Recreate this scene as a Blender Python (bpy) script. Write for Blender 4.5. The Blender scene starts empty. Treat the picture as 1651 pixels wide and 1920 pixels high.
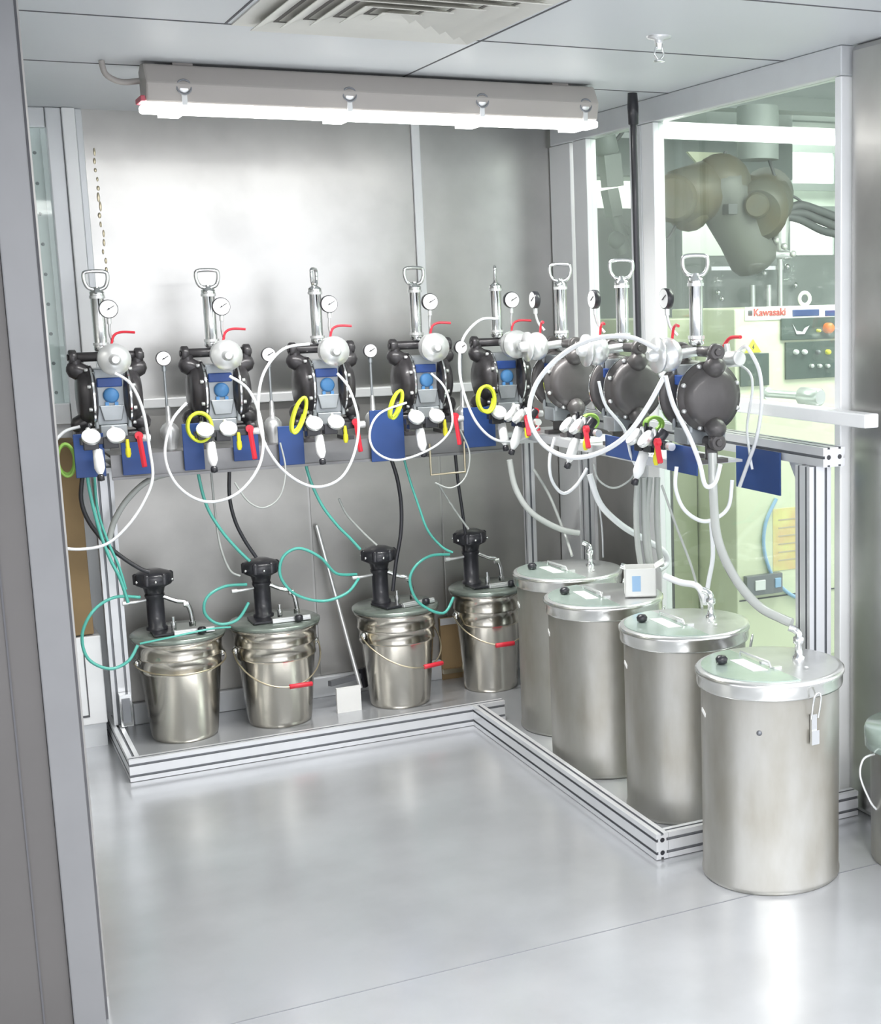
import bpy, math, random
from mathutils import Vector, Matrix
random.seed(7)
S = bpy.context.scene
PI = math.pi

# ------------------------------------------------------------------ camera
F, CX, CY, EYE = 2650.69, 1227.785, 995.847, 1.68
RW = [[0.8857596, -0.4637218, -0.0197975], [-0.0950370, -0.1394509, -0.9856579], [0.4543103, 0.8749374, -0.1675907]]
cam = bpy.data.cameras.new('camera')
cam.sensor_fit = 'HORIZONTAL'; cam.sensor_width = 36; cam.lens = F * 36 / 1651
cam.shift_x = (825.5 - CX) / 1651; cam.shift_y = (CY - 960) / 1651
cam.clip_start = .05
co = bpy.data.objects.new('camera', cam); S.collection.objects.link(co)
r, d, f = [Vector(v) for v in RW]
co.matrix_world = Matrix(((r.x, -d.x, -f.x, 0), (r.y, -d.y, -f.y, 0), (r.z, -d.z, -f.z, EYE), (0, 0, 0, 1)))
S.camera = co

def W(px, py, x=None, y=None, z=None):
    """world point seen at a photo pixel, at a known real depth plane"""
    a = Vector(((px - CX) / F, (py - CY) / F, 1))
    dv = r * a.x + d * a.y + f * a.z
    t = x / dv.x if x is not None else y / dv.y if y is not None else (z - EYE) / dv.z
    return Vector((0, 0, EYE)) + dv * t

# ------------------------------------------------------------------ world and light
S.view_settings.view_transform = 'Standard'; S.view_settings.look = 'None'
S.view_settings.gamma = 1; S.view_settings.use_curve_mapping = False
S.view_settings.exposure = 0.50
w = bpy.data.worlds.new('world'); S.world = w; w.use_nodes = True
w.node_tree.nodes['Background'].inputs[0].default_value = (.93, .95, 1, 1)
w.node_tree.nodes['Background'].inputs[1].default_value = 1.0
wn = w.node_tree; wt = wn.nodes.new('ShaderNodeTexCoord'); wx = wn.nodes.new('ShaderNodeSeparateXYZ'); wa = wn.nodes.new('ShaderNodeMath'); wa.operation = 'ABSOLUTE'
wr = wn.nodes.new('ShaderNodeMapRange'); wr.interpolation_type = 'SMOOTHSTEP'      # bright hall around the booth, dimmer overhead
for i_, v_ in ((1, .0), (2, .32), (3, 1.75), (4, .95)): wr.inputs[i_].default_value = v_
wn.links.new(wt.outputs['Generated'], wx.inputs[0]); wn.links.new(wx.outputs['Z'], wa.inputs[0]); wn.links.new(wa.outputs[0], wr.inputs[0])
wn.links.new(wr.outputs[0], wn.nodes['Background'].inputs[1])

def area(name, loc, sx, sy, power, rot=(0, 0, 0), col=(1, .99, .97)):
    l = bpy.data.lights.new(name, 'AREA'); l.shape = 'RECTANGLE'; l.size = sx; l.size_y = sy
    l.energy = power; l.color = col
    o = bpy.data.objects.new(name, l); S.collection.objects.link(o); o.location = loc; o.rotation_euler = rot
    return o
area('outer_room_light', (1.5, .75, 2.36), 2.6, .8, 46)
area('outer_room_light', (.4, -.1, 2.36), 2.4, .6, 40)
bl = area('booth_lamp_light', (1.44, 4.62, 2.22), 1.4, .07, 20); bl.data.spread = math.radians(135)
for x_, y_, p_ in ((.8, 2.25, 88), (1.9, 2.1, 92)):                      # spots added to brighten the floor at the booth entrance
    sl = bpy.data.lights.new('floor_fill_spot', 'SPOT'); sl.energy = p_; sl.spot_size = math.radians(88); sl.spot_blend = .9; sl.shadow_soft_size = .09
    so = bpy.data.objects.new('floor_fill_spot', sl); S.collection.objects.link(so); so.location = (x_, y_, 2.36)
area('robot_room_light', (4.0, 4.2, 2.9), 2.2, 1.0, 75, col=(.97, 1, .93))
area('robot_room_light', (4.6, 8.0, 2.9), 3, 1.0, 70, col=(.97, 1, .95))

# ------------------------------------------------------------------ materials
def mat(name, col, rough=.5, metal=0., emit=0., trans=0., bump=0., bscale=40., var=0., vscale=6., stretch=(1, 1, 1), coat=0., spec=.5, col2=None, alpha=1.):
    m = bpy.data.materials.new(name); m.use_nodes = True
    nt = m.node_tree; b = nt.nodes['Principled BSDF']
    b.inputs['Base Color'].default_value = (*col, 1); b.inputs['Roughness'].default_value = rough
    b.inputs['Metallic'].default_value = metal; b.inputs['Specular IOR Level'].default_value = spec
    if emit: b.inputs['Emission Color'].default_value = (*col, 1); b.inputs['Emission Strength'].default_value = emit
    if trans: b.inputs['Transmission Weight'].default_value = trans
    if coat: b.inputs['Coat Weight'].default_value = coat; b.inputs['Coat Roughness'].default_value = .06
    if alpha < 1: b.inputs['Alpha'].default_value = alpha
    tc = nt.nodes.new('ShaderNodeTexCoord'); mp = nt.nodes.new('ShaderNodeMapping')
    mp.inputs['Scale'].default_value = stretch
    nt.links.new(tc.outputs['Object'], mp.inputs['Vector'])
    n = nt.nodes.new('ShaderNodeTexNoise'); n.inputs['Scale'].default_value = vscale; n.inputs['Detail'].default_value = 5
    nt.links.new(mp.outputs[0], n.inputs['Vector'])
    mix = nt.nodes.new('ShaderNodeMix'); mix.data_type = 'RGBA'
    c2 = col2 or tuple(max(0, c * (1 - var)) for c in col)
    mix.inputs[6].default_value = (*col, 1); mix.inputs[7].default_value = (*c2, 1)
    rp = nt.nodes.new('ShaderNodeMapRange'); rp.inputs[1].default_value = .38; rp.inputs[2].default_value = .68
    nt.links.new(n.outputs['Fac'], rp.inputs[0]); nt.links.new(rp.outputs[0], mix.inputs[0])
    nt.links.new(mix.outputs[2], b.inputs['Base Color'])
    if bump:
        n2 = nt.nodes.new('ShaderNodeTexNoise'); n2.inputs['Scale'].default_value = bscale; n2.inputs['Detail'].default_value = 3
        nt.links.new(mp.outputs[0], n2.inputs['Vector'])
        bp = nt.nodes.new('ShaderNodeBump'); bp.inputs['Strength'].default_value = bump; bp.inputs['Distance'].default_value = .02
        nt.links.new(n2.outputs['Fac'], bp.inputs['Height']); nt.links.new(bp.outputs[0], b.inputs['Normal'])
    return m

M = {
 'floor': mat('floor_sheet', (.56, .575, .60), .20, .5, var=.16, vscale=2.2, bump=.03, bscale=3.5),
 'ceil': mat('ceiling_panel', (.66, .685, .71), .45, .0, var=.04, vscale=1.5),
 'gap': mat('dark_joint', (.12, .12, .13), .8),
 'steel': mat('brushed_sheet', (.545, .54, .525), .30, 1, var=.20, vscale=3.0, bump=.18, bscale=2.2, coat=.10),
 'steel_low': mat('dull_sheet', (.50, .49, .47), .42, .9, var=.22, vscale=3, bump=.15, bscale=2.5),
 'alu': mat('anodised_aluminium', (.74, .75, .77), .32, .4, var=.06, stretch=(1, 1, 1)),
 'traym': mat('tray_sheet', (.26, .26, .265), .38, .6, var=.2, vscale=5),
 'groove': mat('aluminium_groove', (.25, .26, .28), .5, .5),
 'frame': mat('painted_frame', (.70, .72, .74), .35, .25, var=.05),
 'wframe': mat('white_frame', (.93, .94, .95), .35, .1, var=.03),
 'jamb': mat('jamb_profile', (.25, .252, .26), .45, .2, var=.06),
 'jambd': mat('jamb_panel', (.135, .128, .125), .5, .1, var=.08, vscale=2),
 'drum': mat('drum_steel', (.47, .465, .435), .38, .8, col2=(.36, .34, .29), vscale=4, stretch=(2, 2, .8), bump=.06, bscale=9),
 'rim': mat('rim_steel', (.80, .80, .77), .22, .95, var=.08),
 'lid': mat('lid_steel', (.72, .73, .72), .30, .7, var=.12, vscale=8),
 'lidg': mat('lid_hatch', (.50, .61, .55), .20, .35, var=.14, vscale=9, coat=.4),
 'lidp': mat('pail_lid_metal', (.30, .35, .31), .22, .55, var=.2, vscale=9, coat=.3),
 'pail': mat('pail_steel', (.66, .63, .56), .19, 1, var=.12, vscale=5, bump=.05, bscale=6),
 'chrome': mat('polished_steel', (.86, .87, .87), .14, 1, var=.04),
 'silver': mat('satin_silver', (.84, .85, .85), .28, .6, var=.05),
 'black': mat('black_plastic', (.022, .022, .028), .35, coat=.3, var=.2),
 'pump': mat('pump_casting', (.060, .056, .060), .36, .25, var=.3, vscale=18, coat=.25),
 'pumpg': mat('pump_casting_brown', (.105, .098, .098), .42, .3, var=.2, vscale=14, coat=.2),
 'block': mat('pump_block', (.40, .43, .45), .4, .5, var=.15, vscale=16),
 'navy': mat('navy_plate', (.035, .09, .33), .4, var=.15),
 'blue': mat('blue_cap', (.10, .30, .62), .4, var=.1),
 'bplate': mat('blue_plate', (.03, .075, .25), .38, .2, var=.12),
 'white': mat('white_plastic', (.90, .91, .91), .35, var=.03),
 'dial': mat('dial_face', (.95, .95, .94), .3, var=.02),
 'red': mat('red_plastic', (.78, .035, .06), .35, var=.1),
 'yellow': mat('yellow_plastic', (.86, .80, .04), .4, var=.1),
 'coil': mat('yellow_hose', (.74, .84, .05), .35, var=.1),
 'coilg': mat('lime_hose', (.30, .55, .10), .35, var=.1),
 'hose': mat('white_hose', (.84, .86, .88), .25, var=.05, coat=.3),
 'clear': mat('clear_hose', (.48, .50, .48), .2, var=.08, coat=.3),
 'green': mat('green_hose', (.10, .50, .42), .22, var=.12, coat=.4),
 'lamp': mat('lamp_housing', (.45, .42, .395), .4, var=.04),
 'glow': mat('lamp_glow', (1, 1, .98), .4, emit=5),
 'beam': mat('tube_glow', (1, 1, .98), .4, emit=3.2),
 'glowr': mat('lamp_end_red', (.62, .12, .16), .4),
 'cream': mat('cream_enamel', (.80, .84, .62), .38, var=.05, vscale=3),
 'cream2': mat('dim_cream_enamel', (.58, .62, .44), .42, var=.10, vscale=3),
 'panel': mat('dark_green_panel', (.065, .10, .085), .4, var=.1),
 'orange': mat('orange_button', (.85, .22, .05), .35),
 'cardb': mat('cardboard', (.32, .22, .11), .8, var=.2, vscale=5),
 'robot': mat('robot_paint', (.105, .11, .085), .45, vscale=4, col2=(.11, .09, .04)),
 'robot2': mat('robot_cover', (.15, .16, .145), .5, var=.12, vscale=4),
 'mach': mat('grey_machine', (.30, .335, .32), .5, .1, var=.14, vscale=2),
 'machd': mat('dark_machine', (.11, .12, .12), .5, .1, var=.2),
 'far': mat('far_wall_paint', (.78, .84, .76), .6, var=.05),
 'farw': mat('lit_window', (.95, 1, .96), .5, emit=1.6),
 'paper': mat('paper', (.88, .88, .86), .6),
 'poster': mat('yellow_poster', (.85, .80, .35), .6, var=.2, vscale=12, col2=(.8, .55, .3)),
 'label': mat('label_blue', (.35, .55, .80), .5),
 'wire': mat('bail_wire', (.62, .55, .40), .3, .9),
 'txt': mat('red_lettering', (.66, .08, .05), .5),
 'slat': mat('vent_slat', (.72, .71, .66), .45, var=.05),
 'slatd': mat('vent_dark', (.16, .15, .14), .7),
}
# glass: thin pane, mostly see-through with a sheen
g = bpy.data.materials.new('window_glass'); g.use_nodes = True; nt = g.node_tree; nt.nodes.clear()
o_ = nt.nodes.new('ShaderNodeOutputMaterial'); tr = nt.nodes.new('ShaderNodeBsdfTransparent'); gl = nt.nodes.new('ShaderNodeBsdfGlossy')
df = nt.nodes.new('ShaderNodeBsdfDiffuse'); m1 = nt.nodes.new('ShaderNodeMixShader'); m2 = nt.nodes.new('ShaderNodeMixShader'); fr = nt.nodes.new('ShaderNodeLayerWeight'); pw = nt.nodes.new('ShaderNodeMath'); pw.operation = 'POWER'; pw.inputs[1].default_value = 4; mu = nt.nodes.new('ShaderNodeMath'); mu.operation = 'MULTIPLY_ADD'; mu.inputs[1].default_value = .7; mu.inputs[2].default_value = .035
tr.inputs[0].default_value = (.93, .97, .94, 1); gl.inputs['Roughness'].default_value = .03; df.inputs[0].default_value = (.8, .86, .82, 1)
fr.inputs[0].default_value = .5; m2.inputs[0].default_value = .05
nt.links.new(fr.outputs[1], pw.inputs[0]); nt.links.new(pw.outputs[0], mu.inputs[0]); nt.links.new(mu.outputs[0], m1.inputs[0]); nt.links.new(tr.outputs[0], m1.inputs[1]); nt.links.new(gl.outputs[0], m1.inputs[2])
nt.links.new(m1.outputs[0], m2.inputs[1]); nt.links.new(df.outputs[0], m2.inputs[2]); nt.links.new(m2.outputs[0], o_.inputs[0])
M['glass'] = g

# ------------------------------------------------------------------ mesh helpers
class MB:
    def __init__(s): s.v = []; s.f = []; s.sm = []; s.mi = []; s.cm = 0
    def add(s, vs, fs, smooth=False):
        n = len(s.v); s.v += [tuple(v) for v in vs]
        for f_ in fs: s.f.append([i + n for i in f_]); s.sm.append(smooth); s.mi.append(s.cm)
        return s
    def box(s, x0, x1, y0, y1, z0, z1):
        a = [(x, y, z) for x in (x0, x1) for y in (y0, y1) for z in (z0, z1)]
        return s.add(a, [(0, 1, 3, 2), (4, 6, 7, 5), (0, 4, 5, 1), (2, 3, 7, 6), (0, 2, 6, 4), (1, 5, 7, 3)])
    def obox(s, p, q, wd, ht, up=(0, 0, 1)):
        p, q = Vector(p), Vector(q); a = (q - p).normalized(); up = Vector(up); sd = a.cross(up)
        if sd.length < 1e-3: sd = a.cross(Vector((0, 1, 0)))
        sd.normalize(); u = sd.cross(a)
        vs = [c + sd * i * wd / 2 + u * j * ht / 2 for c in (p, q) for i, j in ((-1, -1), (1, -1), (1, 1), (-1, 1))]
        return s.add(vs, [(0, 1, 2, 3), (7, 6, 5, 4), (0, 4, 5, 1), (1, 5, 6, 2), (2, 6, 7, 3), (3, 7, 4, 0)])
    def lathe(s, prof, c=(0, 0, 0), ax=(0, 0, 1), n=32, a0=0, smooth=True, cap=True):
        """prof: (radius, height) pairs along axis"""
        c = Vector(c); ax = Vector(ax).normalized(); t = Vector((1, 0, 0)) if abs(ax.x) < .9 else Vector((0, 1, 0))
        u = ax.cross(t).normalized(); v = ax.cross(u); vs = []; fs = []
        for (rr, h) in prof:
            for k in range(n):
                an = a0 + 2 * PI * k / n; vs.append(c + ax * h + (u * math.cos(an) + v * math.sin(an)) * rr)
        for i in range(len(prof) - 1):
            for k in range(n):
                k2 = (k + 1) % n; fs.append((i * n + k, i * n + k2, (i + 1) * n + k2, (i + 1) * n + k))
        s.add(vs, fs, smooth)
        if cap:
            for i, rev in ((0, 1), (len(prof) - 1, 0)):
                if prof[i][0] > 1e-4:
                    L = [c + ax * prof[i][1] + (u * math.cos(2 * PI * k / n + a0) + v * math.sin(2 * PI * k / n + a0)) * prof[i][0] for k in range(n)]
                    s.add(L, [list(range(n))[::-1] if rev else list(range(n))])
        return s
    def cyl(s, p, q, r0, r1=None, n=24, bev=0.):
        p, q = Vector(p), Vector(q); L = (q - p).length; r1 = r0 if r1 is None else r1
        pr = [(r0, 0), (r1, L)] if not bev else [(r0 - bev, 0), (r0, bev), (r1, L - bev), (r1 - bev, L)]
        return s.lathe(pr, p, (q - p), n)
    def sph(s, c, rad, n=20, sc=(1, 1, 1)):
        c = Vector(c); vs = []; fs = []; m = n // 2
        for i in range(m + 1):
            for k in range(n):
                a = PI * i / m; b = 2 * PI * k / n
                vs.append((c.x + rad * sc[0] * math.sin(a) * math.cos(b), c.y + rad * sc[1] * math.sin(a) * math.sin(b), c.z + rad * sc[2] * math.cos(a)))
        for i in range(m):
            for k in range(n): fs.append((i * n + k, (i + 1) * n + k, (i + 1) * n + (k + 1) % n, i * n + (k + 1) % n))
        return s.add(vs, fs, True)
    def tube(s, pts, rad, n=8, sub=6, closed=False, smooth=True):
        pts = [Vector(p) for p in pts]
        if smooth and len(pts) > 2:
            out = []; N = len(pts)
            rng = range(N) if closed else range(N - 1)
            for i in rng:
                if closed: a, b, c, e = pts[i - 1], pts[i], pts[(i + 1) % N], pts[(i + 2) % N]
                else: a, b, c, e = pts[max(0, i - 1)], pts[i], pts[i + 1], pts[min(N - 1, i + 2)]
                for k in range(sub):
                    t = k / sub
                    out.append(.5 * ((2 * b) + (c - a) * t + (2 * a - 5 * b + 4 * c - e) * t * t + (3 * b - a - 3 * c + e) * t ** 3))
            if not closed: out.append(pts[-1])
            pts = out
        N = len(pts); vs = []; fs = []; ref = None
        for i, p in enumerate(pts):
            if closed: t = pts[(i + 1) % N] - pts[i - 1]
            else: t = pts[min(N - 1, i + 1)] - pts[max(0, i - 1)]
            t.normalize()
            if ref is None: ref = t.orthogonal().normalized()
            ref = (ref - t * ref.dot(t)).normalized(); bi = t.cross(ref)
            for k in range(n):
                a = 2 * PI * k / n; vs.append(p + (ref * math.cos(a) + bi * math.sin(a)) * rad)
        for i in range(N if closed else N - 1):
            for k in range(n):
                j = (i + 1) % N; fs.append((i * n + k, i * n + (k + 1) % n, j * n + (k + 1) % n, j * n + k))
        s.add(vs, fs, True)
        if not closed: s.add([vs[k] for k in range(n)], [list(range(n))[::-1]]); s.add([vs[(N - 1) * n + k] for k in range(n)], [list(range(n))])
        return s
    def prism(s, poly, p, u, v, depth):
        """polygon (2D) placed at p with axes u,v, extruded along u x v"""
        p, u, v = Vector(p), Vector(u), Vector(v); nn = u.cross(v).normalized() * depth; N = len(poly)
        vs = [p + u * a + v * b for a, b in poly]; vs += [q + nn for q in vs]
        fs = [list(range(N))[::-1], list(range(N, 2 * N))] + [(i, (i + 1) % N, N + (i + 1) % N, N + i) for i in range(N)]
        return s.add(vs, fs)
    def m(s, i): s.cm = i; return s
    def build(s, name, mats, parent=None, bev=0.):
        me = bpy.data.meshes.new(name); me.from_pydata(s.v, [], s.f)
        for mm in (mats if isinstance(mats, (list, tuple)) else [mats]): me.materials.append(M[mm])
        for p, a, b in zip(me.polygons, s.sm, s.mi): p.use_smooth = a; p.material_index = b
        me.update()
        o = bpy.data.objects.new(name, me); S.collection.objects.link(o)
        if parent: o.parent = parent
        if bev:
            md = o.modifiers.new('bevel', 'BEVEL'); md.width = bev; md.segments = 2; md.limit_method = 'ANGLE'; md.angle_limit = .7
        return o

def tag(o, label=None, cat=None, group=None, kind=None):
    if label: o['label'] = label
    if cat: o['category'] = cat
    if group: o['group'] = group
    if kind: o['kind'] = kind
    return o
def empty(name, loc=(0, 0, 0), rz=0, **k):
    o = bpy.data.objects.new(name, None); S.collection.objects.link(o); o.location = loc; o.rotation_euler = (0, 0, rz)
    o.empty_display_size = .05
    return tag(o, **k)
def struct(name, mb, m_, bev=0., parent=None):
    o = mb.build(name, m_, parent, bev)
    if not parent: o['kind'] = 'structure'
    return o
def tree_copy(o, parent=None):
    c = o.copy(); S.collection.objects.link(c)
    if parent: c.parent = parent
    for ch in [x for x in bpy.data.objects if x.parent == o]: tree_copy(ch, c)
    return c

# ================================================================== SETTING
CZ, BY, SX = 2.395, 5.86, 2.56
struct('floor', MB().box(-2.5, 7.2, -1.5, 9.2, -.06, 0), 'floor')
struct('trim_1', MB().box(.27, 2.58, 3.208, 3.2115, 0, .0008), 'groove')           # joint in the floor sheet
# ceiling panels: slab plus dark joints
cl = MB().box(-2.5, 2.62, .2, 5.95, CZ, CZ + .06)
ceiling = struct('ceiling', cl, 'ceil')
jt = MB()
for y in (2.40, 3.18, 3.965, 4.745): jt.box(-2.5, 2.58, y - .004, y + .004, CZ - .0015, CZ)
for x in (.10, .815, 1.53): jt.box(x - .003, x + .003, .2, 3.965, CZ - .0015, CZ)
for x in (1.53,): jt.box(x - .003, x + .003, 3.965, 4.745, CZ - .0014, CZ)
struct('trim_2', jt, 'gap')
# back wall: upper steel sheets, lower sheets
struct('wall_back', MB().box(.625, 1.93, BY, BY + .03, 0, CZ).box(1.97, 2.66, BY, BY + .03, 0, CZ).box(1.93, 1.97, BY + .004, BY + .03, 0, CZ), 'steel')
struct('trim_3', MB().box(1.932, 1.968, BY - .012, BY + .004, 1.306, CZ - .001), 'wframe', .003)
struct('trim_4', MB().box(.628, .652, BY - .012, BY, 0, CZ - .001), 'frame', .003)
wm = MB()
for k in range(14):
    c = W(178 + k * 1.6 + random.uniform(-3, 3), 285 + k * 17, y=BY); wm.sph((c.x, BY - .0005, c.z), 1, 8, (.004 + .003 * random.random(), .002, .008 + .012 * random.random()))
wm.build('weld_marks', 'wire', bpy.data.objects['wall_back'])
lo = MB()
for x0, x1 in ((.655, 1.41), (1.42, 1.985), (1.995, 2.55)): lo.box(x0, x1, BY - .006, BY, .09, 1.262)
struct('wall_back_lower', lo, 'steel_low')
struct('trim_5', MB().box(.655, 2.555, BY - .03, BY, 0, .088), 'frame', .004)     # kick strip
struct('trim_6', MB().box(.655, 2.55, BY - .05, BY, 1.266, 1.304), 'wframe', .004)  # ledge on back wall
# left post and slit window
struct('trim_7', MB().box(.523, .578, BY - .03, BY + .03, .0, CZ - .001), 'frame', .004)
struct('trim_8', MB().box(.579, .625, BY - .045, BY + .03, .0, CZ - .001), 'wframe', .004)
w1 = struct('window_1', MB().box(.28, .522, BY - .02, BY + .03, 2.322, CZ - .001).box(.28, .522, BY - .02, BY + .03, 1.22, 1.30).box(.28, .32, BY - .02, BY + .03, 1.30, 2.322), 'frame', .003)
struct('pane', MB().box(.32, .522, BY + .002, BY + .008, 1.3, 2.322), 'glass', parent=w1)
struct('wall_back_left', MB().box(.28, .522, BY, BY + .03, 0, 1.219), 'frame')
struct('wall_left', MB().box(.2, .28, 3.5, BY + .03, 0, CZ), 'steel_low')
struct('wall_front', MB().box(-1.2, .188, 3.36, 3.46, 0, CZ), 'jambd')
jam = struct('door_1', MB().box(.189, .259, 3.35, 3.49, 0, CZ - .001), 'jamb', .003)
struct('door_seal', MB().box(.2595, .2665, 3.38, 3.47, 0, CZ - .002), 'gap', parent=jam)
struct('trim_9', MB().box(.125, .129, 3.357, 3.36, 0, CZ - .002), 'gap')
# right stainless column
struct('wall_front_right', MB().box(2.58, 3.1, 3.44, 3.642, 0, CZ), 'steel', .02)
# right wall: header, sill rail, mullions
struct('wall_right', MB().box(2.55, 2.61, 3.644, 5.83, 2.307, CZ - .001), 'frame', .004)
struct('trim_10', MB().box(2.555, 2.60, 5.64, 5.855, 0, 2.306), 'wframe', .004)
struct('trim_11', MB().box(2.552, 2.60, 5.47, 5.60, 0, 2.306), 'wframe', .004)
struct('trim_12', MB().box(2.552, 2.60, 4.975, 5.07, 0, 2.306), 'frame', .004)
struct('trim_13', MB().box(2.552, 2.60, 4.868, 4.968, 0, 2.306), 'wframe', .004)
struct('trim_14', MB().box(2.552, 2.60, 3.645, 3.679, 0, 2.306), 'wframe', .004)
struct('trim_15', MB().box(2.50, 2.552, 3.445, 4.86, 1.262, 1.304).box(2.552, 2.573, 3.69, 4.86, 1.262, 1.304), 'wframe', .004)
struct('trim_16', MB().box(2.53, 2.60, 5.08, 5.46, 1.262, 1.304), 'wframe', .004)
struct('wall_right_lower', MB().box(2.562, 2.59, 5.072, 5.468, 0, 1.26), 'steel_low')
for i, (a, b, c, e) in enumerate(((3.68, 4.867, 1.305, 2.306), (5.071, 5.469, 1.305, 2.306), (3.68, 4.867, .02, 1.261))):
    struct('window_%d' % (i + 2), MB().box(2.574, 2.580, a, b, c, e), 'glass')
# robot room beyond the glass
struct('wall_far', MB().box(2.66, 7.2, 8.6, 8.7, 0, 3.1), 'far')
struct('wall_far_right', MB().box(7.1, 7.2, 3.0, 8.6, 0, 3.1), 'far')
struct('wall_far_left', MB().box(2.60, 2.66, 5.90, 8.6, 0, 3.1), 'far')
struct('ceiling_far', MB().box(2.60, 7.2, 3.0, 8.7, 3.1, 3.16), 'mach')

# ================================================================== CEILING FITTINGS
L = empty('fluorescent_light', (1.45, 4.68, 2.245), label='long beige fluorescent light under the ceiling with a glowing tube', cat='lamp')
def loc(o, mb_off): o.location = mb_off; return o
x0, x1 = -.75, .75
hs = MB().prism([(-.05, .026), (.06, .026), (.07, .13), (.03, .147), (-.03, .14), (-.068, .08)], (x0, -.02, 0), (0, 1, 0), (0, 0, 1), x1 - x0)
hs.build('housing', 'lamp', L, .006)
hb = MB()
for sx_ in (x0 + .12, x1 - .12): hb.box(sx_ - .03, sx_ + .03, -.03, .03, .13, .1495)
hb.build('mounting_bracket', 'lamp', L)
MB().box(x0 - .01, x1 + .005, -.068, .03, .0, .025).build('diffuser', 'glow', L, .008)
MB().box(x0 - .016, x0 - .002, -.07, .04, .028, .045).build('end_cap', 'glowr', L, .003)
for cx_ in (-.64, -.13, .32, .70):
    c_ = MB().lathe([(.0, 0), (.022, .002), (.022, .008), (.012, .012), (0, .012)], (cx_, -.072, .072), (0, -1, 0), 20); c_.box(cx_ - .008, cx_ + .008, -.080, -.064, .02, .072)
    lt = c_.build('latch', 'silver', L)
    MB().tube([(cx_ + .021 * math.cos(k * PI / 6), -.083, .072 + .021 * math.sin(k * PI / 6)) for k in range(12)], .003, n=6, closed=True).build('latch_ring', 'groove', lt)
for cx_ in (-.68, -.17, .28, .66): MB().box(cx_ - .03, cx_ + .03, -.07, .0, -.012, .0).build('tube_clip', 'glow', L)
MB().tube([(x0 - .005, 0, .095), (x0 - .06, 0, .09), (x0 - .10, 0, .11), (x0 - .11, .0, .149)], .009).build('conduit', 'lamp', L)
MB().tube([(x0 + .05, .055, .142), (0, .055, .142), (x1 - .1, .055, .142)], .007).build('cable', 'black', L)

V = empty('ceiling_vent', (1.17, 3.62, CZ), label='large slatted air vent set in the ceiling tile', cat='vent')
MB().box(-.34, .34, -.34, .34, -.004, 0).m(0).build('frame_plate', 'slat', V)
for i in range(5):
    a = .30 - i * .062; b = a - .045
    fr_ = MB()
    for (p, q) in (((-a, -a), (a, -a)), ((a, -a), (a, a)), ((a, a), (-a, a)), ((-a, a), (-a, -a))):
        sc = b / a
        vs = [(p[0], p[1], -.022), (q[0], q[1], -.022), (q[0] * sc, q[1] * sc, -.005), (p[0] * sc, p[1] * sc, -.005)]
        fr_.add(vs + [(x, y, z + .002) for x, y, z in vs], [(0, 1, 2, 3), (7, 6, 5, 4), (0, 4, 5, 1), (2, 6, 7, 3), (1, 5, 6, 2), (3, 7, 4, 0)])
    fr_.build('slat_ring', 'slat', V)
    k = MB()
    c_ = b - .004; d_ = b - .014
    if d_ > 0:
        k.box(-c_, c_, -c_, -d_, -.0055, -.004).box(-c_, c_, d_, c_, -.0055, -.004).box(-c_, -d_, -d_, d_, -.0055, -.004).box(d_, c_, -d_, d_, -.0055, -.004)
        k.build('dark_slot', 'slatd', V)

sp = empty('fire_sprinkler', (1.975, 3.72, CZ), label='small metal fire sprinkler head hanging from the ceiling', cat='sprinkler')
MB().lathe([(.036, 0), (.034, -.006), (.014, -.010), (.012, -.02)], n=24).build('escutcheon', 'silver', sp)
MB().cyl((0, 0, -.018), (0, 0, -.035), .011, .008).tube([(-.010, 0, -.03), (-.014, 0, -.05), (0, 0, -.066)], .003).tube([(.010, 0, -.03), (.014, 0, -.05), (0, 0, -.066)], .003).lathe([(.003, -.062), (.016, -.066), (.016, -.069), (0, -.069)]).build('sprinkler_body', 'chrome', sp)

po = empty('black_pole', (2.43, 4.83, 1.3), label='tall thin black pole with thick grip standing before the glass mullion', cat='pole')
t0, t1, t2 = W(1185, 168, x=2.43) - po.location, W(1187, 235, x=2.43) - po.location, W(1197, 640, x=2.43) - po.location
t0, t1, t2 = [Vector(v) for v in (t0, t1, t2)]
MB().cyl(t1, t2, .012, .011).build('pole_shaft', 'black', po)
MB().lathe([(.012, 0), (.019, .004), (.021, (t0 - t1).length * .5), (.018, (t0 - t1).length * .9), (.012, (t0 - t1).length)], t1, t0 - t1, 20).build('pole_grip', 'black', po)

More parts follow.
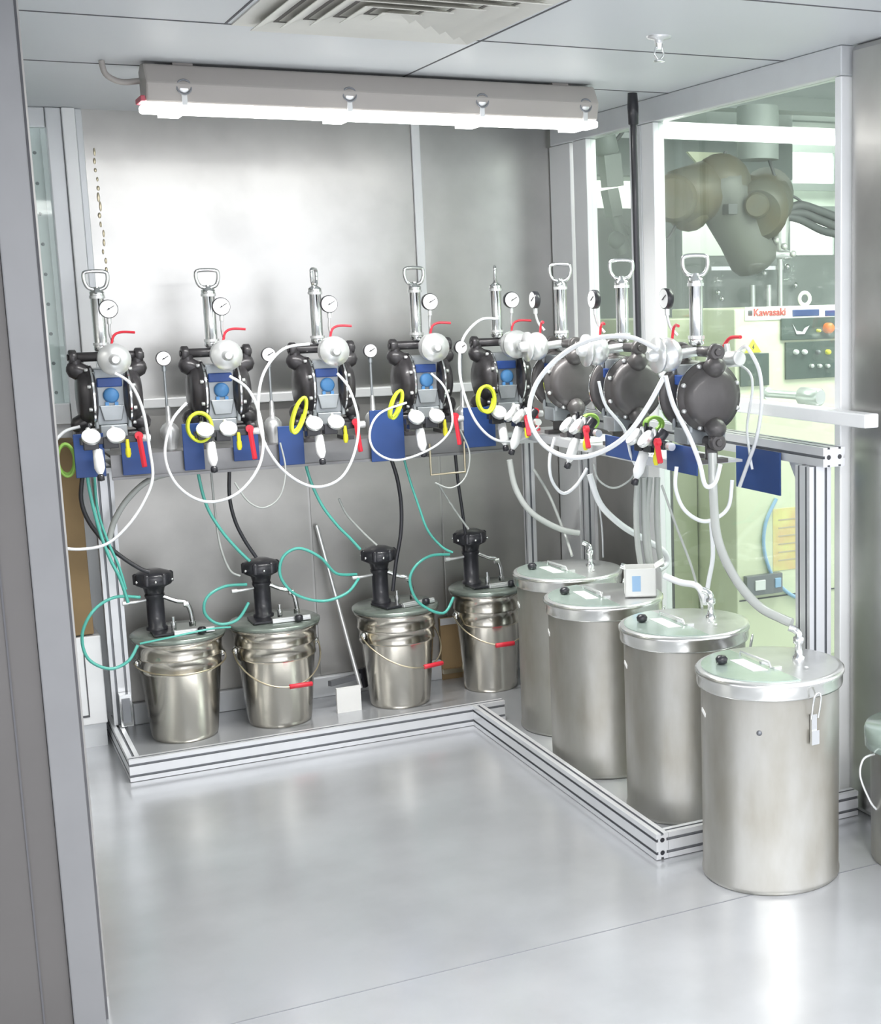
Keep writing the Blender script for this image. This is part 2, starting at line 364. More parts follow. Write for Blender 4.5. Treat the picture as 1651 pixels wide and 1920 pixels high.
# ================================================================== ALUMINIUM FRAME
def extr(mb, p, q, wd, ht, up=(0, 0, 1), nw=1, nh=2):
    """slotted profile bar from p to q, wd wide, ht tall, slots on each face"""
    p, q = Vector(p), Vector(q); a = (q - p).normalized(); up = Vector(up); sd = a.cross(up).normalized(); u = sd.cross(a)
    g_, dp = .0045, .006
    pts = []; fl = []
    def side(c0, c1, inn, n_):
        c0, c1, inn = Vector(c0), Vector(c1), Vector(inn); L_ = c1 - c0; ln = L_.length; t = L_ / ln
        pts.append(c0); fl.append(0)
        for k in range(n_):
            fl.extend([1, 1, 1, 0]); m_ = c0 + L_ * ((k + .5) / n_)
            pts.extend([m_ - t * g_, m_ - t * g_ + inn * dp, m_ + t * g_ + inn * dp, m_ + t * g_])
    W2, H2 = wd / 2, ht / 2
    side((-W2, -H2), (W2, -H2), (0, 1), nw); side((W2, -H2), (W2, H2), (-1, 0), nh)
    side((W2, H2), (-W2, H2), (0, -1), nw); side((-W2, H2), (-W2, -H2), (1, 0), nh)
    N = len(pts); vs = [c + sd * t.x + u * t.y for c in (p, q) for t in pts]
    sidef = []; slot = []
    for i in range(N):
        fc = (i, (i + 1) % N, N + (i + 1) % N, N + i)
        (slot if fl[i] else sidef).append(fc)
    mb.m(0).add(vs, sidef + [list(range(N))[::-1], list(range(N, 2 * N))]); mb.m(1).add(vs, slot); mb.m(0)
    for c, dr in ((p, -1), (q, 1)):       # bolt holes in the end faces
        for i in range(nw):
            for j in range(nh):
                cc = c + sd * ((i + .5) / nw - .5) * wd + u * ((j + .5) / nh - .5) * ht + a * dr * .0006
                mb.m(2).lathe([(.0075, 0), (0, .0001)], cc, a * dr, 14, cap=False); mb.m(0)
    return mb
FR = empty('equipment_frame', (1.85, 5.13, 0), label='slotted aluminium profile frame on the floor carrying the pump trays', cat='frame')
fo = Vector((1.85, 5.13, 0))
def rail(name, p, q, wd, ht, up=(0, 0, 1), nw=1, nh=2):
    return extr(MB(), Vector(p) - fo, Vector(q) - fo, wd, ht, up, nw, nh).build(name, ['alu', 'groove', 'black'], FR)
rail('rail', (.545, 5.133, .042), (1.965, 5.133, .042), .04, .08)
rail('rail', (1.85, 5.112, .042), (1.85, 3.557, .042), .04, .08)
rail('rail', (1.871, 3.577, .042), (2.563, 3.577, .042), .04, .08)
rail('rail', (.565, 5.154, .042), (.565, 5.76, .042), .04, .08)
rail('rail', (2.49, 3.68, .042), (2.49, 5.6, .042), .04, .08)
rail('post', (.59, 5.60, .083), (.59, 5.60, 1.05), .07, .04, (0, 1, 0), 2, 1)
rail('post', (2.445, 3.638, .083), (2.445, 3.638, 1.137), .08, .08, (0, 1, 0), 2, 2)
rail('post', (2.30, 5.60, .0), (2.30, 5.60, 1.05), .04, .04, (0, 1, 0), 1, 1)
rail('post', (2.46, 5.35, .083), (2.46, 5.35, 1.137), .04, .04, (0, 1, 0), 1, 1)
rail('top_rail', (2.47, 3.56, 1.168), (2.47, 5.5, 1.168), .08, .06, (0, 0, 1), 2, 1)
rail('top_rail', (.56, 5.60, 1.075), (2.42, 5.60, 1.075), .04, .05, (0, 0, 1), 1, 1)
# bright corner bracket at the foot of the left post
cb = MB().box(.575, .62, 5.535, 5.575, .085, .21).m(1).box(.583, .612, 5.531, 5.534, .10, .195)
cb.v = [(x - fo.x, y - fo.y, z) for x, y, z in cb.v]; cb.build('corner_bracket', ['chrome', 'groove'], FR, .002)
cb = MB().prism([(0, 0), (-.10, 0), (0, -.13)], (2.404 - fo.x, 3.60 - fo.y, 1.137), (0, -1, 0), (0, 0, 1), .01)
cb = MB().prism([(0, 0), (0, -.14), (-.10, 0)], (2.46 - fo.x, 3.68 - fo.y, 1.136), (0, -1, 0), (0, 0, 1), .012); cb.build('gusset', 'alu', FR)
# trays (sheet metal shelf with folded lip)
tr_ = MB().box(.60, 2.12, 5.39, 5.575, 1.125, 1.135).box(.60, 2.12, 5.386, 5.392, 1.05, 1.135).box(.60, 2.12, 5.375, 5.386, 1.046, 1.056).box(.60, 2.12, 5.392, 5.575, 1.096, 1.100)
tr_.v = [(x - fo.x, y - fo.y, z) for x, y, z in tr_.v]; tr_.build('tray', ['traym'], FR)
tr_ = MB().box(2.15, 2.36, 3.92, 5.375, 1.127, 1.135).box(2.146, 2.152, 3.92, 5.375, 1.105, 1.135)
tr_.v = [(x - fo.x, y - fo.y, z) for x, y, z in tr_.v]; tr_.build('tray', 'alu', FR)
bk = MB()
a_ = W(805, 832, y=5.36); b_ = W(872, 885, y=5.36)
bk.tube([(a_.x, 5.36, a_.z), (a_.x, 5.36, b_.z), (b_.x, 5.36, b_.z), (b_.x, 5.36, a_.z)], .005, smooth=False)
bk.v = [(x - fo.x, y - fo.y, z) for x, y, z in bk.v]; bk.build('tray_hanger', 'wire', FR)

# ================================================================== PUMP STATIONS
PC = .21   # pump centre above its base (tray at 1.135)
def make_pump(disc):
    t = empty('diaphragm_pump')
    z0 = PC
    b = MB().box(-.052, .052, -.055, .06, z0 - .10, z0 + .10); b.box(-.045, .045, -.07, .07, z0 - .15, z0 - .10)
    b.tube([(-.055, -.062, z0 - .11), (-.058, -.066, z0), (-.055, -.062, z0 + .09)], .008).tube([(.055, -.062, z0 - .11), (.058, -.066, z0), (.055, -.062, z0 + .09)], .008)
    b.prism([(-.03, -.085), (.03, -.085), (.042, -.03), (-.042, -.03)], (0, -.056, z0), (1, 0, 0), (0, 0, 1), .012)
    b.build('centre_block', 'block', t, .006)
    MB().box(-.045, .04, -.066, -.055, z0 + .035, z0 + .068).build('valve_plate', 'navy', t, .004)
    q = MB().lathe([(.027, 0), (.027, .008), (.020, .014), (0, .015)], (0, -.056, z0 + .005), (0, -1, 0), 24)
    q.box(-.022, -.010, -.066, -.056, z0 - .035, z0 - .018).box(.010, .022, -.066, -.056, z0 - .035, z0 - .018); q.build('pilot_cap', 'blue', t)
    for s_ in (-1, 1):
        c = MB().lathe([(.060, .048), (.098, .056), (.112, .062), (.113, .078), (.098, .082), (.096, .094), (.088, .112), (.070, .122), (.03, .126), (0, .127)], (0, 0, z0), (s_, 0, 0), 40)
        for zz in (.085, -.085):   # port bulges cast on the cover
            c.lathe([(.030, .0), (.034, .03), (.030, .055), (.015, .07), (0, .073)], (s_ * .085, 0, z0 + zz), (s_ * .75, 0, .25 if zz > 0 else -.25), 18)
        c.cyl((s_ * .118, 0, z0 + .085), (s_ * .118, 0, z0 + .135), .024).cyl((s_ * .118, 0, z0 - .085), (s_ * .118, 0, z0 - .135), .024)
        ch = c.build('air_chamber', disc, t)
        for k in range(8):
            an = PI / 8 + k * PI / 4
            MB().lathe([(.007, 0), (.007, .012), (0, .013)], (s_ * .079, .1045 * math.cos(an), z0 + .1045 * math.sin(an)), (s_, 0, 0), 8).build('bolt', 'silver', ch)
        cr = MB().lathe([(.1145, .066), (.1145, .073)], (0, 0, z0), (s_, 0, 0), 40, cap=False); cr.build('clamp_band', 'chrome', ch)
    for zz in (.142, -.142):
        mfd = MB().cyl((-.125, 0, z0 + zz), (.125, 0, z0 + zz), .017, bev=.003)
        for s_ in (-1, 1): mfd.cyl((s_ * .112, 0, z0 + zz), (s_ * .142, 0, z0 + zz), .027, bev=.004).cyl((s_ * .142, 0, z0 + zz), (s_ * .148, 0, z0 + zz), .012, bev=.002)
        mfd.build('manifold', disc, t)
    for s_ in (-1, 1): MB().box(s_ * .075 - .02, s_ * .075 + .02, -.05, .05, 0, .014).box(s_ * .075 - .005, s_ * .075 + .005, -.02, .02, .012, .06).build('foot', disc, t)
    # ball shaped damper bolted in front of the outlet
    seen = set()
    for ob in list(bpy.data.objects):
        if ob.parent and (ob.parent == t or ob.parent.parent == t) and ob.name.split('.')[0] in ('air_chamber', 'bolt', 'clamp_band', 'manifold') and ob.data.name not in seen:
            seen.add(ob.data.name)
            for v in ob.data.vertices: v.co.x *= .88
    dm = MB().sph((.01, -.115, z0 + .135), .054, 24, (1, .8, 1)).lathe([(.0, -.03), (.056, -.028), (.056, -.018), (.0, -.016)], (.01, -.13, z0 + .135), (0, 1, 0), 24)
    dm.cyl((.01, -.08, z0 + .135), (.0, 0, z0 + .142), .016); dm.lathe([(.02, 0), (.02, .02), (.012, .03)], (.01, -.158, z0 + .135), (0, -1, 0), 18)
    d_o = dm.build('pulsation_damper', 'silver', t)
    for k in range(6): MB().sph((.01 + .044 * math.cos(k * PI / 3), -.152, z0 + .135 + .044 * math.sin(k * PI / 3)), .0055, 8).build('bolt', 'groove', d_o)
    MB().tube([(.01, -.10, z0 + .18), (.02, -.10, z0 + .215), (.045, -.105, z0 + .228), (.09, -.12, z0 + .226)], .0045).build('valve_lever', 'red', t)
    return t
def make_strainer():
    t = empty('filter_cylinder')
    MB().lathe([(.018, 0), (.025, .005), (.025, .02), (.022, .025), (.022, .19), (.025, .195), (.025, .21), (.012, .218), (.010, .228)], n=28).build('cylinder_body', 'chrome', t)
    for zz in (.026, .192): MB().lathe([(.027, zz - .005), (.027, zz + .005)], n=28).build('clamp_ring', 'silver', t)
    MB().tube([(-.008, 0, .218), (-.028, 0, .226), (-.038, 0, .246), (-.040, 0, .268), (-.033, 0, .280), (0, 0, .283), (.033, 0, .280), (.040, 0, .268), (.038, 0, .246), (.028, 0, .226), (.008, 0, .218)], .0068).build('handle', 'chrome', t)
    return t
def make_gauge(stem, rad=.032, straight=False):
    t = empty('pressure_gauge')
    MB().tube([(0, 0, -stem), (0, 0, -stem * .5), (0, 0, -rad)] if straight else [(.01, .03, -stem), (.0, .01, -stem * .75), (0, .0, -stem * .45), (0, 0, -rad)], .005).cyl((0, 0, -rad - .02), (0, 0, -rad), .008).build('stem', 'block' if straight else 'silver', t)
    MB().lathe([(rad * .8, .012), (rad, .008), (rad * 1.03, -.006), (rad * .98, -.012)], (0, 0, 0), (0, 1, 0), 28).build('gauge_case', 'black', t)
    fc = MB().lathe([(rad * .93, -.0126), (0, -.013)], (0, 0, 0), (0, 1, 0), 28, cap=False).build('dial', 'dial', t)
    MB().obox((-.006, -.0145, -.004), (rad * .6, -.0145, rad * .35), .002, .002).lathe([(.003, 0), (0, .003)], (0, -.013, 0), (0, -1, 0), 10).build('needle', 'black', fc)
    return t
def make_regulator(side=False):
    t = empty('air_regulator')
    MB().box(-.105, .10, -.02, .01, -.012, .012).box(-.095, -.045, -.025, .015, -.03, .0).box(-.03, .02, -.025, .015, -.028, .01).tube([(-.07, .0, .0), (-.07, .01, .06)], .006).build('manifold_bar', 'black', t, .003)
    for x in (-.07, .012):
        k = MB().lathe([(.010, -.03), (.012, -.01), (.030, .0), (.032, .006), (.031, .014)], (x, -.03, .012), (0, -.75, .65), 26)
        k.build('gauge_case', 'silver', t)
        MB().lathe([(.029, .0145), (0, .015)], (x, -.03, .012), (0, -.75, .65), 26, cap=False).build('dial', 'dial', t)
        if side: MB().lathe([(.016, .0), (.019, .004), (.019, .045), (.015, .05)], (x, .002, .0), (0, .6, .8), 18).build('adjusting_knob', 'black', t)
        MB().lathe([(.008, 0), (.008, .03), (.005, .034)], (x - .005, -.0, .014), (0, -.1, 1), 12).build('fitting', 'silver', t)
    MB().lathe([(.009, 0), (.017, -.006), (.018, -.07), (.012, -.085), (.006, -.095)], (-.05, -.008, -.028), (0, .36, .93), 20).build('filter_bowl', 'white', t)
    MB().lathe([(.009, 0), (.012, -.004), (.012, -.02), (0, -.024)], (-.05, -.042, -.116), (0, .36, .93), 14).build('drain_valve', 'black', t)
    MB().cyl((.05, -.015, .0), (.05, -.02, -.035), .007).lathe([(.009, 0), (.010, -.02), (.006, -.032)], (.05, -.02, -.032), (0, 0, 1), 14).m(0).build('yellow_plug', 'yellow', t)
    r_ = MB().cyl((.088, -.026, .012), (.088, -.040, .012), .014).obox((.088, -.036, .012), (.118, -.04, -.05) if side else (.098, -.045, -.10), .016, .014); r_.build('red_lever', 'red', t, .003)
    MB().lathe([(.010, 0), (.013, .006), (.013, .03)], (.10, -.005, 0), (1, 0, 0), 16).build('outlet', 'silver', t)
    return t
pumpA, pumpB = make_pump('pump'), make_pump('pumpg')
strn = make_strainer(); gaugeT = make_gauge(.115); gaugeS = make_gauge(.178, .027, True); reg = make_regulator(); regB = make_regulator(True)
used = set()
def place(proto, loc_, rz, label, cat, group):
    o = proto if proto.name not in used else tree_copy(proto)
    used.add(proto.name); o.location = loc_; o.rotation_euler = (0, 0, rz)
    return tag(o, label, cat, group)
st = [((.62, 5.45), 0, 'left end of the back row'), ((1.005, 5.45), 0, 'second place along the back row'), ((1.40, 5.45), 0, 'middle of the back row'),
      ((1.795, 5.45), 0, 'fourth place along the back row'), ((2.135, 5.45), 0, 'corner end of the back row'),
      ((2.23, 5.03), -PI / 2, 'farthest place of the right-hand row'), ((2.23, 4.50), -PI / 2, 'middle of the right-hand row'), ((2.23, 3.97), -PI / 2, 'near end of the right-hand row')]
TZ = 1.135
for i, ((x, y), a, where) in enumerate(st):
    R_ = Matrix.Rotation(a, 4, 'Z')
    def at(p): return Vector((x, y, TZ)) + R_ @ Vector(p)
    rowk = 'right-hand row' if a else 'back row'
    kind = 'round brown-grey' if a else 'black and grey'
    place(pumpB if a else pumpA, (x, y, TZ), a, '%s diaphragm pump at the %s' % (kind, where), 'pump', 'diaphragm pumps in the ' + rowk)
    place(strn, at((-.012, .0, PC + .16)), (0, 0, 1.1, .1, 1.2, -.5, -.45, -.4)[i], 'upright steel filter cylinder with loop handle, %s' % where, 'filter', 'handled filter cylinders')
    place(gaugeT, at((.008, -.115, PC + .31)), a, 'round gauge on tall stem above the pump, %s' % where, 'gauge', 'gauges above the pumps')
    if i < 4: place(gaugeS, ((.822, 1.205, 1.60, 1.975)[i], 5.485, TZ + PC + .125), a, 'small round side gauge right of the pump, %s' % where, 'gauge', 'side gauges between the pumps')
    place(regB if a else reg, at((-.022, -.155, PC - .145)), a, 'air regulator with two white dials and red lever, %s' % where, 'regulator', 'air regulators below the pumps')

# fittings below the side gauges
for i, x in enumerate((.825, 1.205, 1.60, 1.975)):
    e = empty('tank_fitting', (x, 5.485, 1.135), label='short round silver fitting on the tray right of the %s pump' % ('left end', 'second', 'middle', 'fourth')[i], cat='fitting', group='silver fittings on the back tray')
    MB().lathe([(.022, 0), (.026, .03), (.034, .05), (.034, .075), (.024, .09), (.010, .10), (.008, .16)], n=22).build('fitting_body', 'silver', e)
# blue plates hanging from the trays
def plate(p0, p1, side, label, y=5.362):
    if side == 'back':
        a, b = W(*p0, y=y), W(*p1, y=y); mb = MB().box(a.x, b.x, y, y + .006, b.z, a.z)
    else:
        a, b = W(*p0, x=side), W(*p1, x=side); mb = MB().box(side - .003, side + .003, min(a.y, b.y), max(a.y, b.y), b.z, a.z)
    o = mb.build('blue_plate', 'bplate', None, .002); tag(o, label, 'plate', 'blue plates on the pump trays')
plate((136, 815), (200, 893), 'back', 'blue metal plate on the tray at the far left end')
plate((226, 830), (284, 888), 'back', 'blue metal plate under the left end red lever')
plate((340, 795), (385, 880), 'back', 'blue metal plate left of the second pump')
plate((435, 805), (487, 862), 'back', 'blue metal plate under the second red lever')
plate((520, 800), (572, 870), 'back', 'blue metal plate left of the middle pump')
plate((692, 770), (760, 862), 'back', 'wide blue metal plate left of the fourth pump')
plate((868, 765), (930, 836), 'back', 'wide blue metal plate between fourth and corner pumps')
plate((1380, 835), (1463, 930), 2.422, 'large blue metal plate hanging near the front corner post')
plate((1250, 830), (1307, 893), 2.10, 'blue metal plate under the near right-hand regulator')
plate((1135, 815), (1205, 868), 2.10, 'blue metal plate between the right-hand regulators')

# ================================================================== HOSES
def hose(name, pts, rad, m_, label, group=None, **pl):
    P_ = []
    for p in pts:
        k = dict(pl)
        if len(p) > 2: k = {p[2]: p[3]}
        P_.append(W(p[0], p[1], **k))
    o = MB().tube(P_, rad).build(name, m_)
    return tag(o, label, 'hose', group)
wh, gh, bh = 'white hoses of the pumps', 'green hoses of the agitators', 'black hoses of the agitators'
hose('white_hose', [(105, 1026), (150, 1030), (200, 1020), (240, 985), (270, 940), (286, 895), (280, 840), (268, 770), (245, 720), (215, 700)], .0055, 'hose', 'thin white hose curving from the left end pump behind the door jamb', wh, y=5.22)
hose('white_hose', [(350, 755), (322, 790), (309, 850), (325, 900), (360, 932), (400, 941), (445, 925), (480, 885), (493, 840), (487, 780), (465, 730), (430, 705)], .0055, 'hose', 'round loop of white hose hanging from the second pump', wh, y=5.22)
hose('white_hose', [(580, 645), (530, 655), (494, 700), (484, 760), (492, 820), (520, 870), (560, 903), (600, 913), (640, 895), (664, 850), (672, 790), (655, 730), (632, 700)], .0055, 'hose', 'big white hose loop around the middle pump', wh, y=5.22)
hose('white_hose', [(762, 755), (712, 775), (693, 810), (702, 845), (740, 863), (790, 850), (830, 825), (848, 790), (835, 730), (808, 700)], .0045, 'hose', 'small white hose loop across the fourth pump blue plate', wh, y=5.22)
hose('white_hose', [(933, 598), (900, 600), (868, 635), (861, 690), (872, 745), (895, 795), (930, 825), (975, 825), (1010, 800)], .0055, 'hose', 'white hose arching left of the corner pump', wh, y=5.20)
hose('white_hose', [(815, 905), (845, 915), (872, 895), (880, 850), (862, 805)], .0035, 'clear', 'thin clear hose loop under the fourth pump', 'thin clear hoses', y=5.3)
hose('clear_hose', [(440, 905), (465, 940), (495, 952), (525, 930), (535, 880), (525, 830)], .0035, 'clear', 'thin clear hose loop right of the second pump', 'thin clear hoses', y=5.3)
hose('clear_hose', [(330, 885), (280, 900), (240, 935), (215, 975), (205, 1010)], .011, 'clear', 'thick clear hose sloping down under the left tray', None, y=5.5)
hose('clear_hose', [(150, 800), (120, 810), (100, 835), (95, 870)], .006, 'hose', 'short white hose leaving left at the door jamb', None, y=5.40)
hose('white_hose', [(1232, 655, 'y', 3.9), (1180, 632, 'y', 4.0), (1110, 636, 'y', 4.1), (1050, 668, 'y', 4.2), (1005, 720, 'y', 4.25), (992, 780, 'y', 4.25), (1015, 830, 'y', 4.2), (1060, 856, 'y', 4.1), (1115, 852, 'y', 4.0), (1170, 820, 'y', 3.9), (1212, 765, 'y', 3.85), (1245, 705, 'y', 3.85)], .008, 'hose', 'largest round white hose loop in front of the right-hand pumps', wh)
hose('white_hose', [(1247, 705), (1262, 760), (1290, 815), (1310, 865), (1322, 910), (1340, 905), (1350, 870)], .0075, 'hose', 'white hose running diagonally across the nearest round pump', wh, y=3.72)
hose('white_hose', [(1122, 715), (1135, 760), (1170, 805), (1183, 855), (1200, 880), (1222, 850)], .0055, 'hose', 'white hose running diagonally across the middle round pump', wh, y=4.2)
hose('white_hose', [(1378, 668), (1394, 650), (1406, 660), (1424, 700), (1427, 760), (1418, 820), (1403, 865), (1386, 912)], .0065, 'hose', 'white hose arching right of the nearest round pump', wh, x=2.38)
hose('white_hose', [(1378, 680), (1404, 698), (1410, 730), (1400, 800), (1405, 850), (1410, 880)], .0045, 'hose', 'thin inner white hose beside the nearest round pump', wh, x=2.39)
hose('white_hose', [(1268, 875), (1266, 915), (1282, 955), (1315, 977), (1345, 970), (1366, 948), (1372, 900)], .0065, 'hose', 'white U-shaped hose below the nearest regulator', wh, y=3.8)
hose('white_hose', [(1040, 820), (1030, 860), (1034, 900), (1055, 925), (1080, 910), (1100, 878)], .006, 'hose', 'white U-shaped hose below the farthest right-hand regulator', wh, y=4.55)
hose('clear_hose', [(1112, 870), (1122, 900), (1150, 915), (1180, 900), (1198, 870)], .0035, 'clear', 'thin clear hose loop below the middle right-hand regulator', 'thin clear hoses', y=4.4)
# product hoses to the drums
hose('white_hose', [(955, 862, 'y', 5.1), (966, 915, 'y', 5.1), (995, 960, 'y', 5.08), (1045, 990, 'y', 5.06), (1085, 1000, 'y', 5.05)], .012, 'clear', 'thick white hose bending down to the farthest drum', wh)
hose('white_hose', [(1000, 880, 'y', 5.2), (1030, 930, 'y', 5.15), (1058, 1000, 'y', 5.1), (1072, 1042, 'y', 5.0)], .006, 'clear', 'thin pale hose dropping onto the farthest drum lid', wh)
hose('white_hose', [(1105, 890, 'y', 4.6), (1125, 945, 'y', 4.6), (1165, 985, 'y', 4.6), (1215, 1015, 'y', 4.6), (1245, 1035, 'y', 4.58), (1250, 1055, 'y', 4.58), (1235, 1068, 'y', 4.56)], .012, 'hose', 'thick white hose curling above the second drum', wh)
hose('white_hose', [(1245, 1080, 'y', 4.2), (1275, 1092, 'y', 4.15), (1305, 1098, 'y', 4.1), (1320, 1118, 'y', 4.05), (1323, 1132, 'y', 4.03)], .012, 'hose', 'short thick white hose ending at the third drum fitting', wh)
hose('white_hose', [(1332, 975, 'y', 4.0), (1336, 1040, 'y', 4.0), (1328, 1090, 'y', 4.02), (1322, 1130, 'y', 4.03)], .008, 'hose', 'upright white hose rising from the third drum', wh)
hose('white_hose', [(1240, 910, 'y', 4.1), (1265, 980, 'y', 4.1), (1295, 1060, 'y', 4.1), (1312, 1120, 'y', 4.1), (1316, 1140, 'y', 4.06)], .0045, 'clear', 'thin pale hose sloping to the third drum lid', wh)
hose('grey_hose', [(1335, 850, 'y', 3.75), (1337, 930, 'y', 3.72), (1345, 1010, 'y', 3.66), (1375, 1080, 'y', 3.58), (1420, 1135, 'y', 3.50), (1465, 1160, 'y', 3.42), (1484, 1168, 'y', 3.39)], .014, 'clear', 'thick pale grey hose sweeping down to the nearest drum', None)
hose('white_hose', [(1120, 930), (1128, 990), (1130, 1045)], .004, 'hose', 'thin straight white hose behind the drums', wh, y=5.2)
hose('blue_hose', [(1455, 935), (1435, 980), (1432, 1030), (1448, 1080), (1475, 1110), (1500, 1122), (1540, 1128)], .008, 'label', 'pale blue hose behind the large blue plate', None, y=5.09)
for k, (x_, d_) in enumerate(((1195, 0), (1206, 4), (1218, -3), (1232, 2))):
    hose('clear_tube', [(x_, 895, 'y', 4.42), (x_ - 3 + d_, 960, 'y', 4.42), (x_ + d_, 1020, 'y', 4.42), (x_ + 6 + d_, 1062, 'y', 4.42)], .011, 'clear', ('leftmost', 'second from left', 'third from left', 'rightmost')[k] + ' clear tube of the bundle hanging into the white box', 'bundle of clear tubes over the white box')
# green air hoses
hose('green_hose', [(160, 860), (168, 920), (185, 990), (205, 1045), (225, 1085), (240, 1130)], .006, 'green', 'green hose hanging down beside the left aluminium post', gh, y=5.38)
hose('green_hose', [(176, 865), (182, 950), (200, 1010), (222, 1060), (236, 1105)], .005, 'green', 'second green hose beside the left aluminium post', gh, y=5.42)
hose('green_hose', [(262, 1120, 'y', 5.48), (215, 1120, 'y', 5.44), (175, 1145, 'y', 5.40), (154, 1190, 'y', 5.40), (165, 1235, 'y', 5.40), (205, 1254, 'y', 5.4), (240, 1240, 'y', 5.41), (258, 1210, 'y', 5.43)], .006, 'green', 'green hose loop left of the left end pail', gh)
hose('green_hose', [(262, 1207, 'y', 5.41), (320, 1195, 'y', 5.40), (390, 1180, 'y', 5.40), (432, 1176, 'y', 5.42)], .004, 'green', 'green hose joining the left end pail and the second pail', gh)
hose('green_hose', [(364, 820), (372, 890), (388, 950), (415, 995), (445, 1030), (468, 1052)], .006, 'green', 'green hose running down to the second agitator', gh, y=5.42)
hose('green_hose', [(462, 1096, 'y', 5.5), (420, 1100, 'y', 5.47), (388, 1120, 'y', 5.45), (384, 1150, 'y', 5.45), (410, 1170, 'y', 5.45), (445, 1162, 'y', 5.45), (466, 1130, 'y', 5.47)], .006, 'green', 'green hose loop between the first and second pails', gh)
hose('green_hose', [(568, 840), (578, 890), (602, 945), (632, 985), (655, 1008), (675, 1030)], .006, 'green', 'green hose running down to the third agitator', gh, y=5.42)
hose('green_hose', [(668, 1077, 'y', 5.5), (630, 1075, 'y', 5.46), (600, 1045, 'y', 5.44), (560, 1028, 'y', 5.44), (530, 1045, 'y', 5.44), (526, 1082, 'y', 5.44), (555, 1115, 'y', 5.44), (605, 1127, 'y', 5.44), (650, 1112, 'y', 5.44), (672, 1085, 'y', 5.48)], .006, 'green', 'wide green hose loop between the second and third pails', gh)
hose('green_hose', [(750, 830), (765, 890), (785, 950), (802, 995), (828, 1025), (848, 1036)], .005, 'green', 'green hose running down to the fourth agitator', gh, y=5.42)
hose('green_hose', [(842, 1040, 'y', 5.5), (808, 1042, 'y', 5.47), (780, 1060, 'y', 5.45), (768, 1090, 'y', 5.45), (785, 1130, 'y', 5.45), (830, 1150, 'y', 5.45), (850, 1120, 'y', 5.47)], .006, 'green', 'green hose loop between the third and fourth pails', gh)
# black hoses
hose('black_hose', [(155, 890), (152, 935), (165, 975), (195, 1015), (225, 1042), (262, 1066), (280, 1072)], .008, 'black', 'black hose from the left post to the left end agitator', bh, y=5.46)
hose('black_hose', [(430, 875), (430, 930), (440, 975), (458, 1012), (480, 1045)], .007, 'black', 'black hose bending down to the second agitator', bh, y=5.46)
hose('black_hose', [(733, 860), (745, 900), (752, 950), (751, 1000), (742, 1055), (736, 1108)], .008, 'black', 'black hose falling onto the third pail lid', bh, y=5.46)
hose('black_hose', [(852, 840), (858, 900), (866, 955), (872, 1000)], .007, 'black', 'black hose falling onto the fourth agitator', bh, y=5.52)
hose('grey_hose', [(395, 880), (402, 950), (412, 1020), (430, 1068), (450, 1080)], .0045, 'clear', 'thin grey hose ending at the second agitator', 'thin grey hoses of the agitators', y=5.48)
hose('grey_hose', [(635, 935), (650, 965), (680, 998), (706, 1022)], .0045, 'clear', 'thin grey hose ending at the third agitator', 'thin grey hoses of the agitators', y=5.5)
hose('grey_hose', [(820, 905), (845, 945), (862, 970), (878, 992)], .0045, 'clear', 'thin grey hose ending at the fourth agitator', 'thin grey hoses of the agitators', y=5.5)
e = empty('valve_fitting', (2.33, 3.93, 1.5), label='bright pipe fitting with red lever behind the nearest round pump', cat='valve')
def ve(px, py): return W(px, py, x=2.36) - e.location
MB().cyl(ve(1338, 676), ve(1386, 672), .026, bev=.004).cyl(ve(1330, 677), ve(1340, 676), .016).cyl(ve(1365, 672), ve(1362, 645), .010).build('valve_body', 'silver', e)
MB().tube([ve(1356, 650), ve(1368, 634), ve(1388, 632)], .006).build('red_lever', 'red', e)
# coiled yellow hoses beside pumps
def coil(px, py, y, rx, rz, tilt, m_, label, n=4):
    c = W(px, py, y=y); pts = []
    for k in range(n * 14 + 1):
        a = 2 * PI * k / 14
        pts.append(c + Vector((rx * math.cos(a) + tilt * math.sin(a), (k / (n * 14) - .5) * .03 + .004 * math.cos(a * .5), rz * math.sin(a) * (1 + .07 * math.sin(k * .13)))))
    o = MB().tube(pts, .0055, sub=2).build('coiled_hose', m_); tag(o, label, 'hose', 'coiled hoses tied to the pumps')
coil(374, 800, 5.28, .042, .05, 0, 'coil', 'yellow-green coiled hose on the second pump')
coil(560, 778, 5.26, .020, .062, .022, 'coil', 'yellow coiled hose left of the middle pump')
coil(742, 758, 5.26, .018, .050, .018, 'coil', 'yellow coiled hose left of the fourth pump')
coil(911, 748, 5.24, .034, .050, 0, 'coil', 'round yellow coiled hose left of the corner pump')
coil(124, 862, 5.42, .028, .055, 0, 'coilg', 'lime green coiled hose behind the door jamb')
coil(1105, 790, 4.68, .03, .025, 0, 'coilg', 'green coiled hose under the farthest round pump', 3)
coil(1225, 795, 4.12, .03, .022, 0, 'coilg', 'green coiled hose under the middle round pump', 3)

